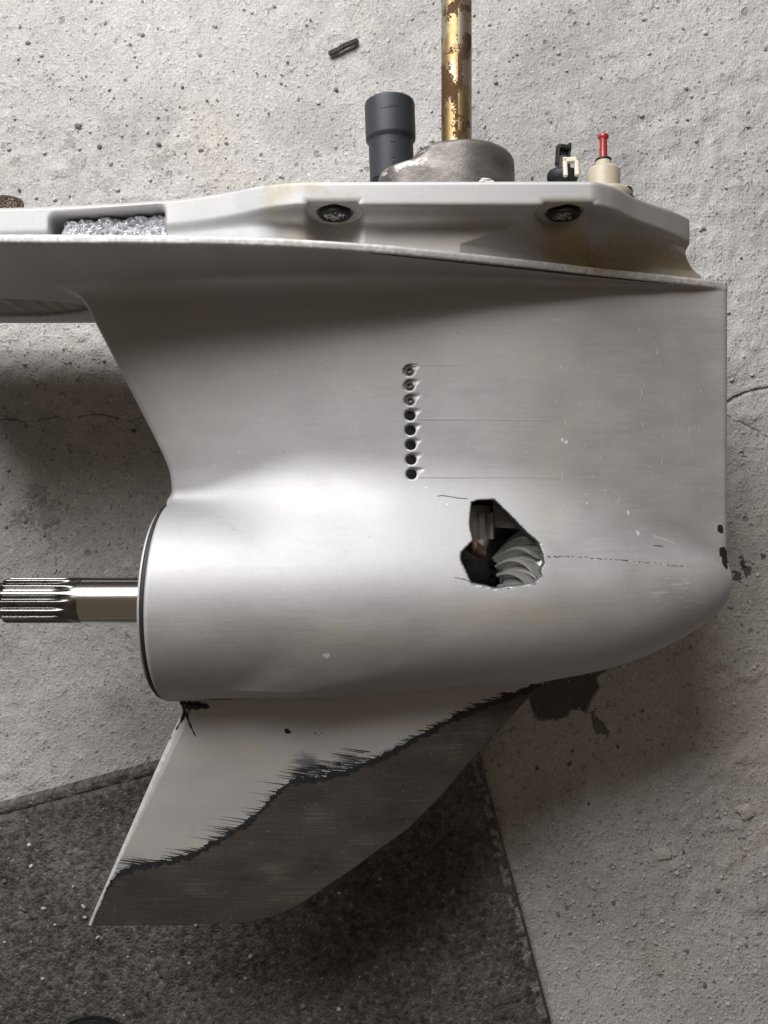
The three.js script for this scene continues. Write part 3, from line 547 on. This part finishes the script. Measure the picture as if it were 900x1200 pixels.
// shift shaft seal, bushing and red plug on the bow end of the deck
{
  const cream = new THREE.MeshStandardMaterial({ ...pitted(0.42, 0.1, [1.05, 0.93, 0.72], 41, 16), roughness: 0.9, bumpScale: 0.0001 });
  const white = new THREE.MeshStandardMaterial({ color: new THREE.Color().setRGB(0.68, 0.64, 0.52), roughness: 0.6 });
  const red = new THREE.MeshPhysicalMaterial({ color: new THREE.Color().setRGB(0.33, 0.02, 0.022), roughness: 0.35, clearcoat: 0.3 });
  const b = mesh('shift_bushing', placed(lathe([[0, 189], [17, 189], [17, 199], [15.5, 200.5], [10.6, 201], [10.2, 203], [10.2, 213.5], [9, 215.6], [6, 216.4], [4.9, 217.2], [4.6, 221], [3, 221]], 48), 138, 0, 26), cream, unit);
  mesh('o_ring', placed(new THREE.TorusGeometry(4.2 * M, 0.9 * M, 12, 32), 138, 221.2, 26, Math.PI / 2), blackRubber, b);
  mesh('red_plug', placed(lathe([[2.9, 220], [2.5, 222], [2.3, 234], [3.2, 235], [3.4, 236.6], [2.4, 237.4], [0, 237.4]], 32), 138, 0, 26), red, b);
  mesh('mounting_ear', placed(new THREE.CapsuleGeometry(8 * M, 20 * M, 8, 24).scale(1, 1, 0.5), 137, 197, 28, 0, 0, 1.45), cream, b);
  for (const [x, y, z] of [[124.5, 200.5, 30], [150.5, 199, 30]]) {
    const s = mesh('screw', placed(new THREE.CylinderGeometry(4.6 * M, 4.8 * M, 5.4 * M, 6), x, y, z, 0, 0.3, x > 130 ? -0.25 : 0.05), x > 130 ? spline : cream, b);
    mesh('washer', placed(new THREE.CylinderGeometry(6.2 * M, 6.4 * M, 1.4 * M, 24), x, y - 3.3, z, 0, 0, x > 130 ? -0.25 : 0.05), x > 130 ? spline : cream, s);
  }
  const f = mesh('speedometer_fitting', placed(lathe([[0, 0], [6, 0], [6, 11], [8.6, 12.4], [9.6, 14], [9.6, 17], [8.4, 18.8], [4.4, 19.4], [4.2, 27], [0, 27]], 40), 111, 194, 28, 0.12, 0, -0.03), blackRubber, unit);
  mesh('cap', placed(mergeGeometries([new RoundedBoxGeometry(8 * M, 3 * M, 7 * M, 3, 1 * M).translate(0, 3.4 * M, 0), new RoundedBoxGeometry(1.6 * M, 12 * M, 5 * M, 2, 0.5 * M).translate(-3.4 * M, -1 * M, 0), new RoundedBoxGeometry(1.6 * M, 13 * M, 5 * M, 2, 0.5 * M).translate(3.4 * M, 0, 0), new RoundedBoxGeometry(4 * M, 8 * M, 3 * M, 2, 0.6 * M).translate(0, -2 * M, 0)].map((e) => e.index ? e.toNonIndexed() : e)), 111.5, 223, 31, 0.1, 0.2, -0.05), blackRubber, f);
  const clip = [new RoundedBoxGeometry(9.6 * M, 3.2 * M, 3 * M, 2, 0.8 * M).translate(0, 4.2 * M, 0), new RoundedBoxGeometry(2.6 * M, 12 * M, 3 * M, 2, 0.8 * M).translate(-3.5 * M, 0, 0), new RoundedBoxGeometry(2.6 * M, 11.6 * M, 3 * M, 2, 0.8 * M).translate(3.5 * M, 0, 0)];
  mesh('white_clip', placed(mergeGeometries(clip), 114, 210.5, 41, -0.06, 0, 0.04), white, f);
}
// brown stud at the aft end of the deck
mesh('stud', placed(lathe([[0, 186], [8.6, 186], [8.6, 202], [8, 203.4], [0, 203.8]], 32), -244, 0, 8), new THREE.MeshStandardMaterial({ ...pitted(0.2, 0.14, [1.25, 0.92, 0.7], 51), roughness: 0.9, metalness: 0.4 }), unit);
// raised pad beside the stud
mesh('casting_pad', placed(new RoundedBoxGeometry(14 * M, 16 * M, 4 * M, 3, 1.5 * M), -251, 176, 29.5), silver, unit);

// anode block in its pocket
{
  const g = new THREE.BoxGeometry(67 * M, 20 * M, 22 * M, 110, 34, 36), pos = g.attributes.position, r = new THREE.Vector3();
  const box = [33.5, 10, 11];
  for (let i = 0; i < pos.count; i++) {
    r.fromBufferAttribute(pos, i); const x = r.x * 1000, y = r.y * 1000, z = r.z * 1000;
    const n = (a, b, f, s) => noise2(a / 80 + 0.5, b / 80 + 0.5, f, s) - 0.5;
    const edge = Math.max(Math.abs(x) / box[0], 0);
    r.x += M * (n(y, z, 30, 1) * 2.2); r.y += M * (n(x, z, 24, 2) * 2.6 + n(x, z, 60, 3) * 1.4); r.z += M * (n(x, y, 34, 4) * 3.4 + n(x, y, 74, 5) * 2.4 - (Math.abs(x + 2) < 9 && y < 2 ? 1.6 : 0));
    pos.setXYZ(i, r.x, r.y, r.z);
  }
  g.computeVertexNormals();
  const m = new THREE.MeshStandardMaterial({ ...pitted(0.74, 0.25, [0.97, 0.99, 1.03], 61, 60), roughness: 0.8, metalness: 0.55, bumpScale: 0.002 });
  mesh('anode', placed(g, -166.5, 172.5, 20.5, 0, -0.1, 0.02), m, unit).userData.label = 'bright corroded anode block in its pocket';
}
const crumb = new THREE.MeshStandardMaterial({ color: new THREE.Color().setRGB(0.5, 0.5, 0.48), roughness: 0.6, metalness: 0.4 });
// bolts sunk into the underside of the deck
for (const [bx, bz] of boltSpots) {
  const b = mesh('deck_bolt', placed(lathe([[0, 175.2], [6.2, 175.2], [6.8, 174.0], [8.6, 173.8], [9.4, 174.6], [9.4, 179], [0, 179]], 40), bx, 0, bz), blackRubber, unit);
  const r = rng(90 + bx), bits = [];
  for (let i = 0; i < 60; i++) { const a = r() * 6.283, d = Math.sqrt(r()) * 6.4; bits.push(placed(new THREE.TetrahedronGeometry((0.6 + r() * 0.7) * M), bx + Math.cos(a) * d, 174.4 + r() * 0.8, bz + Math.sin(a) * d, r() * 6, r() * 6, r() * 6)); }
  mesh('corroded_core', mergeGeometries(bits), crumb, b);
}
// inserts in the first three intake holes
for (let i = 0; i < 3; i++) {
  const [x, y] = intakes[i], z = legHalf(x, y) + 0.4;
  mesh('intake_insert', placed(lathe([[1.0, -1.4], [1.1, -0.5], [1.4, -0.2], [2.3, -0.2], [2.6, -0.6], [2.6, -1.6]], 24), x, y, z - 0.3, Math.PI / 2), tabSeat, unit);
}
// fine casting lines running forward from the intakes
for (const [p0, p1, py] of [[482, 580, 428], [490, 652, 491], [490, 705, 559.5]]) {
  const pts = []; for (let k = 0; k <= 24; k++) { const x = (mix(p0, p1, k / 24) - 450) / 1.875, y = (600 - py) / 1.875; pts.push(new THREE.Vector3(x, y, surfZ(x, y) - 0.02 - 0.25 * (k / 24)).multiplyScalar(M)); }
  mesh('casting_line', new THREE.TubeGeometry(new THREE.CatmullRomCurve3(pts), 60, 0.32 * M, 6), silver, unit);
}
// added black tube that draws the shadow gap under the bow half of the plate's rim
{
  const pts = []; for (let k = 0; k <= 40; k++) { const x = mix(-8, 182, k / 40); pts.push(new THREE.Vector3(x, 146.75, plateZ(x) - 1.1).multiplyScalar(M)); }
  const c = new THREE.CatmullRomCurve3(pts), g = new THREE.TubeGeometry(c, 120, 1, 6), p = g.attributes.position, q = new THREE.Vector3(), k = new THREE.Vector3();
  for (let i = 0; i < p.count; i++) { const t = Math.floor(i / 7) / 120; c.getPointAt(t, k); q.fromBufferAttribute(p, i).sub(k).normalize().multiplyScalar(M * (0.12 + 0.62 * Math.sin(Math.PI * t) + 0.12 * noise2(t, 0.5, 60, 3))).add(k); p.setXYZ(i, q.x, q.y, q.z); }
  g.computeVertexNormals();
  mesh('shadow_gap_line', g, blackRubber, unit);
}
// the gears seen through the breach
{
  const gear = mesh('bevel_gear', placed(lathe([[17, -118], [46, -118], [46.5, -116], [45, -97], [26, -76], [17, -75]], 72), 0, AX, 0, 0, 0, Math.PI / 2), gearSteel, unit);
  const NT = 22, K = 12, shape = (seed) => {
    const p = [], ix = [];
    for (let i = 0; i <= K; i++) {
      const t = i / K, r = mix(26, 45.5, t), x = mix(76, 97, t), a0 = 0.42 * t * t + 0.1 * t, w = mix(0.085, 0.082, t), hgt = mix(6.5, 9.5, t);
      for (const [da, h] of [[-w, -2], [-w * 0.72, 0.62], [-w * 0.42, 1], [w * 0.42, 1], [w * 0.72, 0.62], [w, -2]]) { const hh = h < 0 ? -2 : h * hgt, xx = x - hh * 0.72, rr = r + hh * 0.30; p.push(xx * M, (rr * Math.cos(a0 + da)) * M, (rr * Math.sin(a0 + da)) * M); }
    }
    for (let i = 0; i < K; i++) for (let k = 0; k < 5; k++) { const q = i * 6 + k; ix.push(q, q + 6, q + 7, q, q + 7, q + 1); }
    const e = K * 6; for (let k = 1; k < 5; k++) { ix.push(0, k, k + 1, e, e + k + 1, e + k); }
    const g = new THREE.BufferGeometry(); g.setAttribute('position', new THREE.Float32BufferAttribute(p, 3)); g.setIndex(ix); const n = g.toNonIndexed(); n.computeVertexNormals(); return n;
  };
  const tg = shape();
  for (let i = 0; i < NT; i++) { const o = mesh('gear_tooth', tg, gearSteel, gear); o.position.y = AX * M; o.rotation.x = i / NT * Math.PI * 2; }
  const pin = mesh('pinion_gear', placed(lathe([[8, -30], [16, -30], [21, -16], [21, 4], [12, 5], [12, 40]], 48), 50, 0, 0), gearSteel, unit);
  const tooth = new THREE.BoxGeometry(4 * M, 17 * M, 5 * M); tooth.translate(0, -9 * M, 21 * M);
  for (let i = 0; i < 11; i++) { const o = mesh('gear_tooth', tooth, gearSteel, pin); o.position.set(50 * M, 0, 0); o.rotation.y = i / 11 * Math.PI * 2; }
  const copper = new THREE.MeshStandardMaterial({ color: new THREE.Color().setRGB(0.16, 0.08, 0.06), roughness: 0.55, metalness: 0.4 });
  mesh('thrust_bush', placed(lathe([[0, 0], [3.6, 0.4], [4.4, 1.6], [4.4, 14], [3.4, 15], [0, 15]], 9), 62, -26, 20, 0.9, 0.4, 0.6), copper, unit);
}

// ---------------------------------------------------------------- what holds it up, and the loose things on the floor
{
  const wood = new THREE.MeshStandardMaterial({ ...pitted(0.12, 0.06, [1.2, 0.95, 0.7], 71), roughness: 0.9 });
  const b = mesh('timber_block', new RoundedBoxGeometry(0.11, 0.0535, 0.06, 3, 0.002), wood, scene);
  b.position.set(-0.02, 0.0535 / 2 + 0.0004, 0.0585);
  thing(b, 'dark timber block underneath the silver gearcase', 'block');
}
{
  const [x, y] = onFloor(403, 58), pts = [[-10.5, -4.6, 3], [-5, -2.6, 3.4], [0, 0.4, 3.6], [6, 3.2, 3.3], [10, 5, 3]].map((p) => new THREE.Vector3(...p).multiplyScalar(M));
  const g = new THREE.TubeGeometry(new THREE.CatmullRomCurve3(pts), 24, 2.1 * M, 9, false), pos = g.attributes.position, r = rng(3);
  const caps = [pts[0], pts[4]].map((p) => new THREE.IcosahedronGeometry(2.15 * M, 1).translate(p.x, p.y, p.z));
  for (let i = 0; i < pos.count; i++) pos.setZ(i, pos.getZ(i) + (r() - 0.5) * 0.5 * M);
  g.computeVertexNormals();
  const o = mesh('twig', mergeGeometries([g.toNonIndexed(), ...caps]), new THREE.MeshStandardMaterial({ ...pitted(0.2, 0.12, [1.04, 1, 0.97], 81), roughness: 1 }), scene);
  up(o); o.position.set(x * M, 0.0002, -y * M);
  thing(o, 'short grey twig lying alone on pale concrete above black grommet', 'twig');
}
const stone = (seed, s) => { const g = new THREE.IcosahedronGeometry(1, 2), p = g.attributes.position, v = new THREE.Vector3(); for (let i = 0; i < p.count; i++) { v.fromBufferAttribute(p, i); const k = 0.5 + 0.6 * noise2(v.x * 0.4 + 0.5 + seed * 0.13, v.y * 0.4 + 0.5 + v.z * 0.3, 6, seed) + 0.42 * noise2(v.x * 0.4 + v.y * 0.2 + 0.5, v.z * 0.4 + 0.5, 17, seed + 1); p.setXYZ(i, v.x * k * s * M, v.y * k * s * 0.5 * M, v.z * k * s * M); } g.computeVertexNormals(); return g; };
const pale = new THREE.MeshStandardMaterial({ color: new THREE.Color().setRGB(0.46, 0.44, 0.40), roughness: 1 }), darkStone = new THREE.MeshStandardMaterial({ color: new THREE.Color().setRGB(0.13, 0.12, 0.115), roughness: 1 });
const crumbs = (seed, s) => { const r = rng(seed), a = [stone(seed, s * 0.8)]; for (let i = 0; i < 16; i++) { const t = r() * 6.283, d = Math.sqrt(r()) * s * 0.95; a.push(stone(seed + i, s * (0.16 + r() * 0.26)).translate(Math.cos(t) * d * M, (0.25 * s - 0.12 * d) * r() * M, Math.sin(t) * d * M)); } return mergeGeometries(a); };
const hAt = (x, y) => heightLow(x, y) * M;
[[780, 1000, 6.2, pale, 'pale crumbled mortar lump on the concrete beside rubber mat'], [875, 950, 7.0, pale, 'flat whitish mortar lump on concrete, largest near the stains'], [91, 148, 2.6, darkStone, 'dark pebble on pale concrete beyond the aft deck'], [116, 172, 2.0, darkStone, 'small dark pebble on concrete near the anode pocket']].forEach(([px, py, s, m, label], i) => {
  const [x, y] = onFloor(px, py), o = mesh(i < 2 ? 'mortar_lump' + (i ? '_001' : '') : 'pebble' + (i > 2 ? '_001' : ''), i < 2 ? crumbs(11 + i, s) : stone(11 + i, s), m, scene);
  o.position.set(x * M, hAt(x, y) + s * 0.12 * M, -y * M); thing(o, label, i < 2 ? 'mortar' : 'pebble');
});
{
  const r = rng(123), n = 5200, g = new THREE.DodecahedronGeometry(1 * M, 0).scale(1, 0.7, 1.2), im = new THREE.InstancedMesh(g, new THREE.MeshStandardMaterial({ roughness: 1 }), n), o = new THREE.Object3D(), c = new THREE.Color();
  for (let i = 0; i < n; i++) {
    let x, y; const zone = r();
    if (zone < 0.16) { x = 130 + r() * 180; y = -230 - r() * 160; } else { x = r() * 640 - 320; y = r() * 850 - 425; }
    const onMat0 = (x - 62) * 0.256 + (y + 136) * 0.967 < -2 && (x - 62) * 0.967 - (y + 136) * 0.256 < -2; if (onMat0 && r() < 0.6) y += 460;
    const onMat = (x - 62) * 0.256 + (y + 136) * 0.967 < -8 && (x - 62) * 0.967 - (y + 136) * 0.256 < -6, s = 0.28 + Math.pow(r(), 5) * 1.7;
    o.position.set(x * M, (onMat ? 8.4 * M : hAt(x, y)) + s * 0.25 * M, -y * M); o.rotation.set(r() * 6, r() * 6, r() * 6); o.scale.setScalar(s); o.updateMatrix(); im.setMatrixAt(i, o.matrix);
    const k = r() < 0.93 ? 0.30 + r() * 0.25 : 0.11 + r() * 0.12; im.setColorAt(i, c.setRGB(k, k * 0.97, k * 0.92));
  }
  im.name = 'grit'; im.castShadow = im.receiveShadow = true; im.userData = { kind: 'stuff', label: 'fine loose grit strewn over concrete and mat', category: 'grit' }; scene.add(im);
}
{
  const x = -232, y = -445, o = mesh('round_lid', lathe([[0, 5], [30, 5], [37, 4.4], [39, 3.4], [40.5, 3.6], [41.5, 2.6], [41.8, 0]], 72), new THREE.MeshStandardMaterial({ ...pitted(0.06, 0.03, [1, 1, 1], 95), roughness: 0.6 }), scene);
  o.position.set(x * M, 0.0088, -y * M); thing(o, 'dark round plastic lid lying on the rubber mat', 'lid');
}
{
  const bits = []; const r = rng(6);
  for (let i = 0; i < 5; i++) { const c = new THREE.CatmullRomCurve3([0, 1, 2, 3].map((k) => new THREE.Vector3((k * 2.4 - 4 + r() * 2) * M, (r() * 2.4) * M, (r() * 3 - 1.5) * M))); bits.push(new THREE.TubeGeometry(c, 14, 0.55 * M, 5)); }
  const o = mesh('plastic_shred', mergeGeometries(bits), new THREE.MeshStandardMaterial({ color: new THREE.Color().setRGB(0.72, 0.72, 0.7), roughness: 0.5 }), scene);
  up(o); o.position.set(0.0585, FLOOR + 0.064, -0.1906); thing(o, 'tiny white plastic shred on the deck edge beside pump housing', 'shred');
}
renderer.render(scene, camera);
